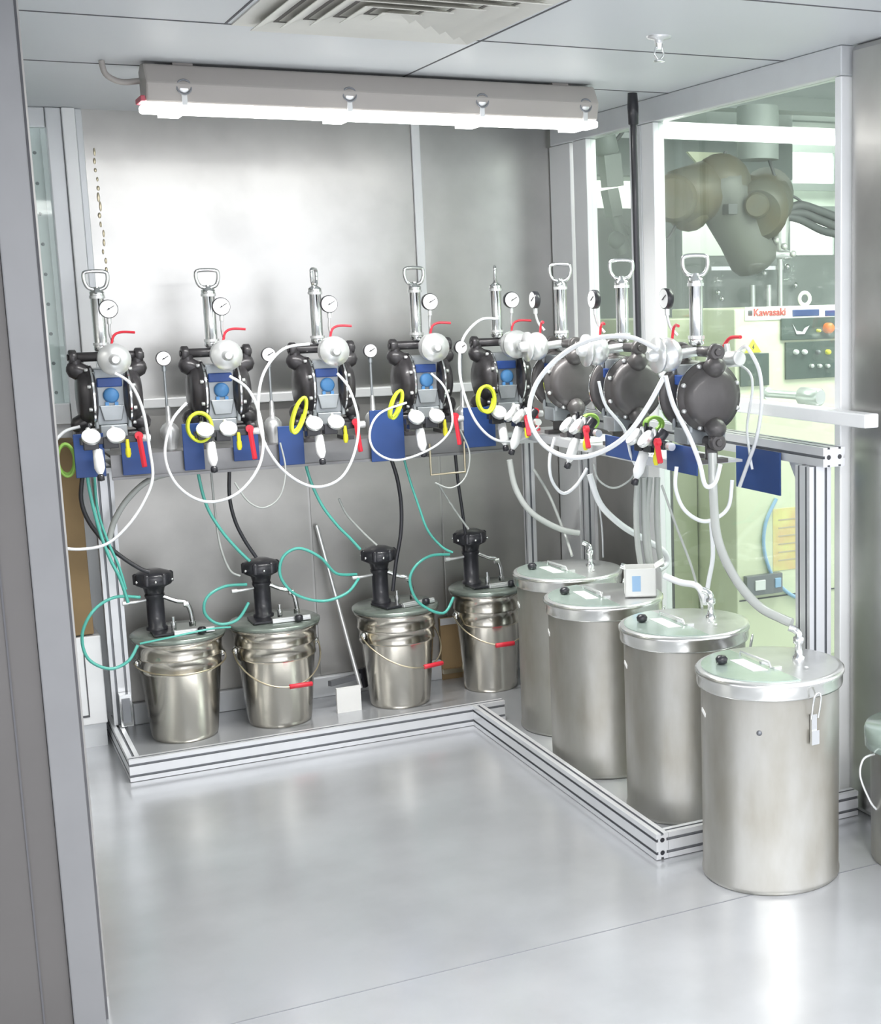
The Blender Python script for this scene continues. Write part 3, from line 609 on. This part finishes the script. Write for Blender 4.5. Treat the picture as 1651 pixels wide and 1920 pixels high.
# ================================================================== PAILS AND AGITATORS
def make_pail(hx, hz):
    t = empty('steel_pail')
    MB().lathe([(.118, 0), (.122, .004), (.126, .02), (.150, .27), (.155, .275), (.155, .283), (.153, .288), (.156, .325), (.161, .330), (.161, .338), (.158, .343), (.162, .385), (.173, .392), (.173, .400)], n=48).build('pail_body', 'pail', t)
    for s_ in (-1, 1): MB().lathe([(.016, 0), (.016, .006), (.008, .014), (0, .014)], (s_ * .157, 0, .31), (s_, 0, 0), 14).build('ear', 'chrome', t)
    LD = MB().lathe([(.0, .400), (.176, .400), (.179, .406), (.179, .414), (.170, .420), (.09, .424), (0, .424)], n=48, cap=False).build('pail_lid', 'lidp', t)
    MB().box(-.03, .12, -.115, -.09, .424, .436).box(-.03, .12, -.112, -.10, .436, .442).build('lid_bar', 'silver', LD, .002)
    MB().box(-.10, -.02, -.10, .03, .424, .434).build('agitator_mount', 'black', LD, .003)
    MB().lathe([(.007, 0), (.016, .004), (.016, .02), (.010, .026), (0, .026)], (.07, -.125, .424), n=16).build('lid_knob', 'black', LD)
    # bail wire hanging at the front
    pts = []
    for k in range(13):
        a = PI * k / 12; pts.append((.170 * math.cos(a), -.178 * math.sin(a) - .02 * math.sin(a), .31 - hz * math.sin(a)))
    b = MB().tube(pts, .0032).build('bail_handle', 'wire', t)
    if hx is not None:
        MB().cyl((-.045 + hx, -.198, .31 - hz + .0), (.045 + hx, -.198, .31 - hz + .0), .0095, bev=.002).build('red_grip', 'red', b)
    return t
def make_agitator():
    t = empty('agitator')
    MB().lathe([(.040, 0), (.040, .01), (.033, .014), (.033, .125), (.037, .13), (.037, .14)], n=28).build('agitator_column', 'black', t)
    h = MB().lathe([(.034, .14), (.040, .165), (.066, .178), (.070, .188), (.070, .215), (.060, .224), (.030, .235), (0, .236)], n=32)
    for k in range(6): h.lathe([(.012, -.018), (.013, .018), (.006, .024)], (.062 * math.cos(k * PI / 3), .062 * math.sin(k * PI / 3), .20), (0, 0, 1), 12)
    hd = h.build('motor_head', 'black', t)
    for k in range(6): MB().sph((.074 * math.cos(k * PI / 3 + .5), .074 * math.sin(k * PI / 3 + .5), .196), .006, 8).build('bolt', 'chrome', hd)
    MB().tube([(.02, -.008, .132), (.075, -.015, .105), (.105, -.02, .098), (.122, -.02, .07), (.128, -.02, .03), (.128, -.02, 0)], .009).lathe([(.013, 0), (.013, .02)], (.128, -.02, .0), n=12).lathe([(.012, 0), (.012, .018)], (.10, -.02, .09), (1, 0, 0), 12).build('elbow_pipe', 'chrome', t)
    MB().tube([(-.035, -.01, .12), (-.075, -.02, .118), (-.115, -.02, .118)], .006).lathe([(.009, 0), (.009, .02)], (-.10, -.02, .118), (-1, 0, 0), 10).build('air_nipple', 'silver', t)
    MB().cyl((.055, -.045, 0), (.055, -.045, .03), .010).cyl((.055, -.045, .03), (.055, -.045, .05), .006).build('port_fitting', 'chrome', t)
    return t
pl0 = make_pail(None, .02); ag0 = make_agitator()
pl0.location = (.815, 5.60, 0); tag(pl0, 'steel pail at the left end without a red grip', 'pail', 'steel pails under the back tray')
pl1 = make_pail(.045, .125); pl1.location = (1.185, 5.60, 0); tag(pl1, 'steel pail with red grip, second from the left post', 'pail', 'steel pails under the back tray')
pl2 = tree_copy(pl1); pl2.location = (1.685, 5.60, 0); tag(pl2, 'steel pail with red grip right of the leaning squeegee', 'pail', 'steel pails under the back tray'); pl2.rotation_euler = (0, 0, .25)
pl3 = make_pail(-.0, .10); pl3.location = (2.10, 5.62, 0); tag(pl3, 'narrow-looking steel pail with red grip beside the farthest drum', 'pail', 'steel pails under the back tray'); pl3.scale = (.93, .93, 1.07)
for i, (x, y, z) in enumerate(((.74, 5.60, .434), (1.145, 5.60, .434), (1.625, 5.60, .434), (2.03, 5.62, .464))):
    o = ag0 if i == 0 else tree_copy(ag0); o.location = (x, y, z)
    tag(o, 'black agitator motor standing on the %s pail' % ('left end', 'second', 'third', 'fourth')[i], 'agitator', 'agitators on the pail lids')

# ================================================================== DRUMS
def make_drum(latch):
    t = empty('steel_drum')
    MB().lathe([(.196, 0), (.200, .004), (.201, .014), (.198, .02), (.198, .598)], n=64, cap=True).build('drum_body', 'drum', t)
    MB().lathe([(.199, .564), (.208, .567), (.210, .573), (.210, .598), (.214, .603), (.214, .612), (.208, .616)], n=64, cap=False).build('rim_band', 'rim', t)
    ld = MB().lathe([(0, .600), (.209, .600), (.211, .610), (.209, .617), (.195, .6185), (0, .6185)], n=64, cap=False).build('lid', 'lid', t)
    # front hatch half (towards the aisle): circle segment
    seg = []; r_ = .196
    a0_, a1_ = math.radians(96), math.radians(264)
    for k in range(41): a = a0_ + (a1_ - a0_) * k / 40; seg.append((r_ * math.cos(a), r_ * math.sin(a)))
    MB().prism(seg, (0, 0, .6186), (1, 0, 0), (0, 1, 0), .003).build('hatch', 'lidg', t)
    MB().lathe([(.008, 0), (.016, .004), (.018, .016), (.012, .024), (0, .026)], (-.122, .062, .6216), n=18).build('knob', 'black', ld)
    MB().prism([(-.088, -.055), (-.045, -.065), (-.042, .075), (-.082, .085)], (0, 0, .6218), Vector((1, 0, 0)), Vector((0, 1, 0)), .0012).build('label', 'paper', t)
    MB().tube([(-.030, .115, .6216), (-.030, .110, .636), (-.026, -.040, .636), (-.026, -.050, .6216)], .0035, smooth=False).build('lid_handle', 'silver', t)
    for q in (.25, .6): MB().box(-.012, .012, -.006, .006, .618, .627).build('hinge', 'silver', t).location = (-.012, .06 - .20 * q, 0)
    fx, fy = .10, .0
    MB().lathe([(.018, 0), (.018, .010), (.012, .014), (.010, .045), (.016, .050), (.016, .066), (.009, .070), (.009, .078)], (fx, fy, .618), n=20).tube([(fx, fy, .68), (fx, fy, .695), (fx - .006, fy + .01, .705), (fx - .02, fy + .02, .712)], .011).build('pipe_fitting', 'chrome', t)
    MB().lathe([(.006, 0), (.006, .004), (0, .005)], (.06, -.10, .6216), n=10).build('lid_screw', 'silver', t)
    # hook latch on the side
    for an in ([-1.5] if latch else [-.72]):
        u = Vector((math.cos(an), math.sin(an), 0)); v = Vector((-u.y, u.x, 0))
        b = MB().obox(u * .204 + Vector((0, 0, .44)), u * .204 + Vector((0, 0, .52)), .018, .008, u)
        b.tube([u * .21 + v * .012 + Vector((0, 0, .51)), u * .222 + v * .012 + Vector((0, 0, .57)), u * .224 + Vector((0, 0, .585)), u * .222 - v * .012 + Vector((0, 0, .57)), u * .21 - v * .012 + Vector((0, 0, .51))], .003)
        b.obox(u * .210 + Vector((0, 0, .435)), u * .210 + Vector((0, 0, .475)), .026, .008, u); b.build('latch', 'chrome', t)
    an = math.radians(168); u = Vector((math.cos(an), math.sin(an), 0)); v = Vector((-u.y, u.x, 0))
    MB().obox(u * .1990 + v * -.016 + Vector((0, 0, .50)), u * .1990 + v * .016 + Vector((0, 0, .49)), .002, .012, (0, 0, 1)).build('sticker', 'paper', t)
    return t
dr0 = make_drum(False); drL = make_drum(True)
MB().lathe([(.006, 0), (.008, .002), (0, .003)], (-.128, -.150, .475), (-.65, -.76, 0), 12).build('dent_mark', 'groove', drL)  # dark raised dot standing in for a dent in the drum side
dl = ['nearest steel drum standing at the open front of the booth', 'third steel drum from the back wall, behind the nearest', 'steel drum carrying the small white box', 'farthest steel drum, in the corner beside the fourth pail']
for i, (x, y, rz) in enumerate(((2.096, 3.343, 0), (2.14, 3.93, 0), (2.10, 4.455, -.04), (2.185, 4.955, .05))):
    o = drL if i == 0 else dr0 if i == 1 else tree_copy(dr0); o.location = (x, y, 0); o.rotation_euler = (0, 0, rz); tag(o, dl[i], 'drum', 'steel drums in a row')
# small vessel at the right edge
vs_ = empty('small_drum', (2.52, 3.19, 0), label='small steel drum with green lid cut by the right edge', cat='drum')
MB().lathe([(.135, 0), (.140, .01), (.146, .34), (.150, .345)], n=48).build('drum_body', 'drum', vs_)
MB().lathe([(.150, .345), (.162, .35), (.164, .40), (.158, .412), (0, .416)], n=48, cap=False).build('lid', 'lidg', vs_)
MB().lathe([(.008, 0), (.016, .006), (.016, .024), (0, .03)], (-.10, .02, .414), n=16).build('knob', 'black', vs_)
MB().tube([(-.15, .02, .34), (-.19, .02, .33), (-.20, .02, .28), (-.165, .02, .20), (-.142, .02, .17)], .0035).build('latch_hook', 'silver', vs_)

# white box on the second drum
bx = empty('white_box', (2.215, 4.34, .640), -.42, label='small open white cardboard box standing on a drum lid', cat='box')
B = MB().box(-.055, .055, -.045, .045, 0, .004).box(-.055, -.052, -.045, .045, 0, .10).box(.052, .055, -.045, .045, 0, .10).box(-.055, .055, -.045, -.042, 0, .10).box(-.055, .055, .042, .045, 0, .10)
B.build('carton', 'paper', bx)
MB().box(-.030, .0, -.0465, -.0452, .02, .075).build('blue_label', 'label', bx)
MB().add([(.055, -.045, .10), (.055, .045, .10), (.085, .045, .118), (.085, -.045, .118), (.055, -.045, .102), (.055, .045, .102), (.085, .045, .12), (.085, -.045, .12)], [(0, 1, 2, 3), (7, 6, 5, 4), (0, 3, 7, 4), (1, 5, 6, 2), (2, 6, 7, 3), (0, 4, 5, 1)]).build('flap', 'paper', bx)
bx.location = (2.205, 4.37, .6225)

# ================================================================== THINGS ON THE FLOOR
sq = empty('floor_squeegee', (1.60, 5.72, 0), label='squeegee with long thin handle leaning on the back wall', cat='squeegee')
def rel(p, o): return Vector(p) - o.location
MB().cyl(rel(W(593, 985, y=5.835), sq), rel(W(676, 1290, y=5.66), sq), .009).build('handle', 'silver', sq)
a_, b_ = W(618, 1282, y=5.62), W(678, 1266, y=5.70)
MB().obox(rel(a_, sq), rel(b_, sq), .02, .022).build('squeegee_head', 'groove', sq)
MB().obox(rel(b_, sq) + Vector((0, 0, .03)), rel(b_, sq) + Vector((.01, -.01, -.05)), .03, .02).build('head_clamp', 'black', sq)
a_, b_ = W(628, 1290, y=5.58), W(678, 1330, y=5.56)
o = MB().box(a_.x, b_.x, 5.56, 5.575, 0, a_.z).build('paper_card', 'paper'); tag(o, 'pale card standing on the floor below the squeegee head', 'card')
a_, b_ = W(824, 1180, y=5.83), W(866, 1268, y=5.83)
e = empty('picture_board', ((a_.x + b_.x) / 2, 5.83, b_.z), label='small brown board standing between the third and fourth pails', cat='board')
wd = b_.x - a_.x; hh = a_.z - b_.z; wd = abs(wd)
MB().box(-wd / 2, wd / 2, -.01, .01, -.05, hh).build('board_panel', 'cardb', e)
MB().box(-wd / 2, wd / 2, -.013, -.01, hh - .03, hh).build('top_edge', 'alu', e); MB().box(-wd / 2, wd / 2, -.03, -.01, -.02, 0).build('bottom_ledge', 'wire', e)
e.location.z = .0501
o = MB().box(.30, .515, 5.62, 5.83, .44, 1.17).build('cardboard_box', 'cardb', None, .004); tag(o, 'tall brown cardboard box behind the door jamb', 'box')
e = empty('white_cabinet', (.40, 5.70, 0), label='low white cabinet on the floor left of the aluminium post', cat='cabinet')
MB().box(-.10, .135, -.09, .13, .09, .434).build('cabinet_body', 'wframe', e, .004)
MB().box(-.10, .13, -.08, .13, 0, .088).build('plinth', 'frame', e)
MB().box(.070, .074, -.0925, -.0895, .13, .37).box(.0, .074, -.0925, -.0895, .122, .13).build('door_gap', 'gap', e)

# bolted metal strips seen through the left slit
e = empty('bolted_panel', (.42, 6.06, 1.22), label='tall bolted metal panel behind the narrow left window', cat='panel')
MB().box(-.20, .10, 0, .02, 0, 1.15).box(.035, .045, -.02, 0, 0, 1.15).box(.10, .125, -.03, .02, 0, 1.15).build('sheet', 'frame', e)
for k in range(10):
    for x in (.0, .075): MB().lathe([(.007, 0), (.004, .004), (0, .005)], (x, 0, .06 + k * .115 + (.05 if x else 0)), (0, -1, 0), 10).build('bolt', 'groove', e)
e['label'] = 'tall bolted metal panel behind the narrow left window'

# ================================================================== BEYOND THE GLASS
CY_ = 5.1
c0 = W(1376, 580, y=CY_)
cab = empty('controller_cabinet', (3.35, CY_, 0), label='cream robot controller cabinet with dark button panels behind the glass', cat='cabinet')
def cr(p): return Vector(p) - cab.location
x0, x1, zt = c0.x, 3.95, c0.z
MB().box(x0 - 3.35, x1 - 3.35, 0, .55, .06, zt).box(x0 - 3.33, x1 - 3.37, .02, .5, 0, .06).build('cabinet_body', 'cream', cab, .006)
def cpan(p0, p1, name, m_, t=.012, bev=.002):
    a, b = W(*p0, y=CY_), W(*p1, y=CY_)
    return MB().box(a.x - 3.35, b.x - 3.35, -t, 0, b.z, a.z).build(name, m_, cab, bev)
cpan((1395, 576), (1575, 596), 'name_plate', 'paper', .004)
cpan((1484, 581), (1534, 592), 'blue_stripe', 'bplate', .006); cpan((1545, 582), (1575, 592), 'blue_stripe', 'bplate', .006)
cpan((1401, 582), (1409, 592), 'square_mark', 'machd', .006)
def text(body, p, size, m_, parent, name='lettering', loc0=None):
    cu = bpy.data.curves.new(name, 'FONT'); cu.body = body; cu.size = size; cu.extrude = .001
    cu.offset = .0005
    to = bpy.data.objects.new('tmp', cu); S.collection.objects.link(to)
    dg = bpy.context.evaluated_depsgraph_get(); me = bpy.data.meshes.new_from_object(to.evaluated_get(dg))
    bpy.data.objects.remove(to); me.materials.append(M[m_])
    o = bpy.data.objects.new(name, me); S.collection.objects.link(o); o.parent = parent
    o.location = p; o.rotation_euler = (PI / 2, 0, 0); return o
tp = cr(W(1412, 592.5, y=CY_ - .006)); to_ = text('Kawasaki', tp, .043, 'txt', cab)
p1 = cpan((1462, 597), (1572, 634), 'upper_panel', 'panel'); p2 = cpan((1470, 642), (1572, 706), 'button_panel', 'panel'); cpan((1385, 664), (1439, 722), 'side_panel', 'panel')
def btn(px, py, rad, m_, name='button', h=.02, par=cab):
    c = W(px, py, y=CY_ - .012); MB().lathe([(rad, 0), (rad, h * .7), (rad * .8, h), (0, h)], cr(c), (0, -1, 0), 18).build(name, m_, cab)
btn(1550, 615, .023, 'orange', 'emergency_stop', .03); btn(1532, 620, .007, 'yellow')
for px in (1490, 1506): btn(px, 660, .0105, 'white')
btn(1531, 660, .009, 'groove'); btn(1550, 660, .011, 'yellow')
for px, m_ in ((1519, 'silver'), (1534, 'silver'), (1549, 'silver')): btn(px, 686, .009, m_)
a = cr(W(1485, 607, y=CY_ - .014)); MB().prism([(0, 0), (.02, -.03), (.05, -.035), (.06, -.02), (.085, -.01), (.06, -.045), (.02, -.045)], a, (1, 0, 0), (0, 0, 1), .002).build('panel_mark', 'silver', cab)
a = cr(W(1411, 661, y=CY_ - .003)); MB().prism([(-.04, 0), (.04, 0), (0, .055)], a, (1, 0, 0), (0, 0, 1), .003).build('warning_triangle', 'yellow', cab)
MB().prism([(-.004, .010), (.006, .022), (.001, .022), (.006, .040), (-.006, .020), (.0, .020)], a + Vector((0, -.0035, 0)), (1, 0, 0), (0, 0, 1), .001).build('warning_symbol', 'black', cab)
c = cr(W(1508, 560, y=CY_ + .05)); ring = [c + Vector((.026 * math.cos(k * PI / 6), 0, .026 * math.sin(k * PI / 6))) for k in range(12)]
MB().tube(ring, .008, closed=True).cyl(c - Vector((0, 0, .026)), (c.x, c.y, zt), .010).build('lifting_eye', 'white', cab)
o = cpan((1448, 955), (1520, 1062), 'poster', 'poster', .002, 0)
q = MB()
for k in range(6):
    a, b = W(1458, 968 + k * 15, y=CY_), W(1500, 972 + k * 15, y=CY_); q.box(a.x - 3.35, b.x - 3.35, -.003, -.002, b.z, b.z + .006)
q.build('poster_lines', 'wire', cab)
cpan((1393, 1080), (1460, 1108), 'socket_box', 'groove', .03); cpan((1408, 1087), (1427, 1103), 'socket', 'white', .036); cpan((1445, 1082), (1456, 1098), 'socket', 'label', .036)
gz = W(1385, 1126, y=CY_).z; MB().box(x0 - 3.34, x1 - 3.36, -.003, 0, gz - .006, gz).build('door_gap', 'gap', cab)
# second cream cabinet and posts left of it
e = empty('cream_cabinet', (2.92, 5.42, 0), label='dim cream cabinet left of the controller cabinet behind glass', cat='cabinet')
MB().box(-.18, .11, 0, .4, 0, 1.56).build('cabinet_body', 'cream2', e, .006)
MB().box(-.03, -.015, -.003, 0, .05, 1.16).build('door_gap', 'gap', e)
# pipe fittings lying on the sill
e = empty('pipe_strainer', (2.60, 3.97, 1.34), label='horizontal metal pipe strainer lying on the white window sill', cat='fitting')
p0, p1, p2 = W(1432, 737, x=2.62), W(1500, 742, x=2.66), W(1538, 745, x=2.68)
MB().cyl(rel(p0, e), rel(p1, e), .014).cyl(rel(p1, e), rel(p2, e), .030, bev=.006).lathe([(.02, 0), (.022, .02)], rel(p0, e), p1 - p0, 14).cyl(rel(p1, e) - Vector((0, 0, .035)), rel(p1, e), .010).build('strainer_body', 'silver', e)
# machine band behind robot
e = empty('grey_machine', (3.9, 6.7, 0), label='wide grey machine housing behind the robot controller', cat='machine')
a = W(1225, 480, y=6.1)
MB().box(-1.05, 1.9, 0, .8, 0, 1.86).build('housing', 'mach', e, .01)
MB().box(-.85, -.25, -.05, 0, 1.0, 2.1).build('side_box', 'mach', e, .005)
pp = MB()
for px in (1410, 1440, 1462): 
    c = rel(W(px, 540, y=6.6), e); pp.cyl((c.x, c.y, 1.35), (c.x, c.y, 1.70 if px < 1460 else 1.85), .016)
pp.box(-.10, .35, -.09, -.06, 1.78, 1.80); pp.build('piping', 'silver', e)
q = MB()
for px, py in ((1408, 508), (1432, 512), (1475, 500), (1490, 535), (1345, 548), (1352, 560)):
    q.sph(rel(W(px, py, y=6.66), e), .018, 10)
q.build('fittings', 'chrome', e)

# robot arm
rb = empty('robot_arm', (3.9, 6.0, 1.8), label='large dirty beige-grey robot arm with black hoses behind the glass', cat='robot')
RY = 5.95
def rp(px, py, y=RY): return rel(W(px, py, y=y), rb)
a, b = rp(1345, 345), rp(1410, 480)
am = MB(); am.lathe([(.10, -.06), (.125, -.03), (.14, 0), (.135, .10), (.12, .28), (.12, .40), (.10, .44), (.06, .46), (0, .465)], a, b - a, 28); am.build('upper_arm', 'robot2', rb)
am.v = []; 
sh = MB().cyl(rp(1262, 372, 5.9), rp(1350, 352, 6.0), .125, .145, bev=.03).cyl(rp(1262, 372, 5.8), rp(1262, 372, 6.15), .11, bev=.02).sph(rp(1290, 390), .11, 18).sph(rp(1352, 348), .15, 20, (1, .9, 1)); sh.build('shoulder', 'robot', rb)
el = MB().cyl(rp(1420, 400, 5.82), rp(1440, 360, 6.15), .14, .13, bev=.03).cyl(rp(1390, 375), rp(1470, 380), .12, .11, bev=.03); el.build('elbow', 'robot', rb)
MB().cyl(rp(1418, 385, 5.76), rp(1418, 385, 5.82), .06, bev=.01).build('joint_cover', 'robot', rb)
MB().lathe([(.08, 0), (.055, .08), (.06, .12)], rp(1430, 430), rp(1416, 480) - rp(1430, 430), 20).build('wrist', 'robot', rb)
c = rp(1372, 392, 5.80); MB().box(c.x - .025, c.x + .025, c.y - .01, c.y + .05, c.z - .025, c.z + .025).build('dark_cap', 'machd', rb, .003)
MB().prism([(0, 0), (.22, 0), (.09, -.09)], rp(1285, 285, 6.2), (1, 0, 0), (0, 0, 1), .02).build('bracket', 'cream', rb)
for k, pts in enumerate((((1470, 395), (1500, 385), (1535, 395), (1575, 410)), ((1470, 400), (1505, 400), (1535, 412), (1575, 428)), ((1470, 405), (1500, 412), (1540, 432), (1575, 440)), ((1436, 285), (1455, 340), (1466, 380), (1475, 400)), ((1470, 365), (1490, 370), (1510, 385)), ((1360, 285), (1345, 310), (1335, 330)), ((1267, 400), (1265, 425), (1250, 450)))):
    MB().tube([rp(px, py) for px, py in pts], (.022, .022, .020, .008, .007, .009, .008)[k]).build('cable', 'machd', rb)
tl = MB().cyl(rp(1460, 400), rp(1462, 470), .05, .035).cyl(rp(1395, 470), rp(1452, 430), .008).cyl(rp(1380, 475), rp(1478, 478), .022)
for px, py in ((1452, 425), (1455, 450), (1470, 462), (1486, 476), (1400, 474), (1432, 470)): tl.sph(rp(px, py, 5.88), .018, 10)
tl.build('tool_mount', 'silver', rb)
MB().cyl(rp(1420, 300), rp(1420, 200), .10).box(-.9, 1.3, .35, .5, .78, .93).build('gantry', 'mach', rb)

# bright tube and far things
e = empty('tube_light', (3.0, 5.0, 2.24), label='bright white horizontal tube light just behind the glass', cat='lamp')
a, b = rel(W(1226, 249, y=5.0), e), rel(W(1566, 263, y=5.0), e)
MB().obox(a, b, .04, .036).build('glowing_tube', 'beam', e, .004)
MB().obox(a + Vector((0, .03, .035)), b + Vector((0, .03, .035)), .05, .02).build('holder', 'wframe', e)
for i, (p0, p1, lb) in enumerate((((1405, 285), (1460, 350), 'bright window left of the robot cable'), ((1482, 285), (1560, 345), 'bright window right of the robot cable'), ((1478, 400), (1560, 480), 'bright opening right of the robot tool'))):
    a, b = W(*p0, y=8.56), W(*p1, y=8.56)
    e = empty('far_window', (a.x, 8.56, b.z), label=lb + ' on the far wall', cat='window')
    wd, hh = b.x - a.x, a.z - b.z
    MB().box(0, wd, 0, .03, 0, hh).build('lit_pane', 'farw', e)
    MB().box(-.05, wd + .05, -.02, .0, -.05, 0).box(-.05, wd + .05, -.02, 0, hh, hh + .05).box(-.05, 0, -.02, 0, 0, hh).box(wd, wd + .05, -.02, 0, 0, hh).build('window_frame', 'mach', e)
a, b = W(1232, 270, y=7.6), W(1575, 340, y=7.6)
e = empty('overhead_duct', (a.x, 7.6, b.z), label='grey overhead duct crossing behind the robot', cat='duct')
MB().box(-.6, .95, 0, .3, 0, .55).box(-.8, 2.6, .05, .3, .36, .55).build('duct_body', 'mach', e, .01)
MB().box(-.6, .95, -.01, 0, .22, .25).build('duct_seam', 'silver', e)
# spray gun rack seen in the narrow pane
e = empty('hanging_machine_arm', (3.15, 6.4, 2.0), label='dark jointed machine arm hanging behind the narrow glass pane', cat='machine')
def ra(px, py): return rel(W(px, py, y=6.4), e)
k = MB().cyl(ra(1128, 235), ra(1138, 290), .055, .06, bev=.01).obox(ra(1142, 290), ra(1148, 350), .07, .09).obox(ra(1142, 355), ra(1152, 405), .08, .06).cyl(ra(1152, 400), ra(1168, 450), .03).sph(ra(1156, 450), .045, 12).cyl(ra(1160, 445), ra(1170, 475), .035).cyl(ra(1165, 425), ra(1180, 435), .02)
k.build('jointed_arm', 'mach', e)
MB().tube([ra(1140, 268), ra(1155, 262), ra(1168, 245), ra(1172, 232)], .010).build('cable', 'machd', e)
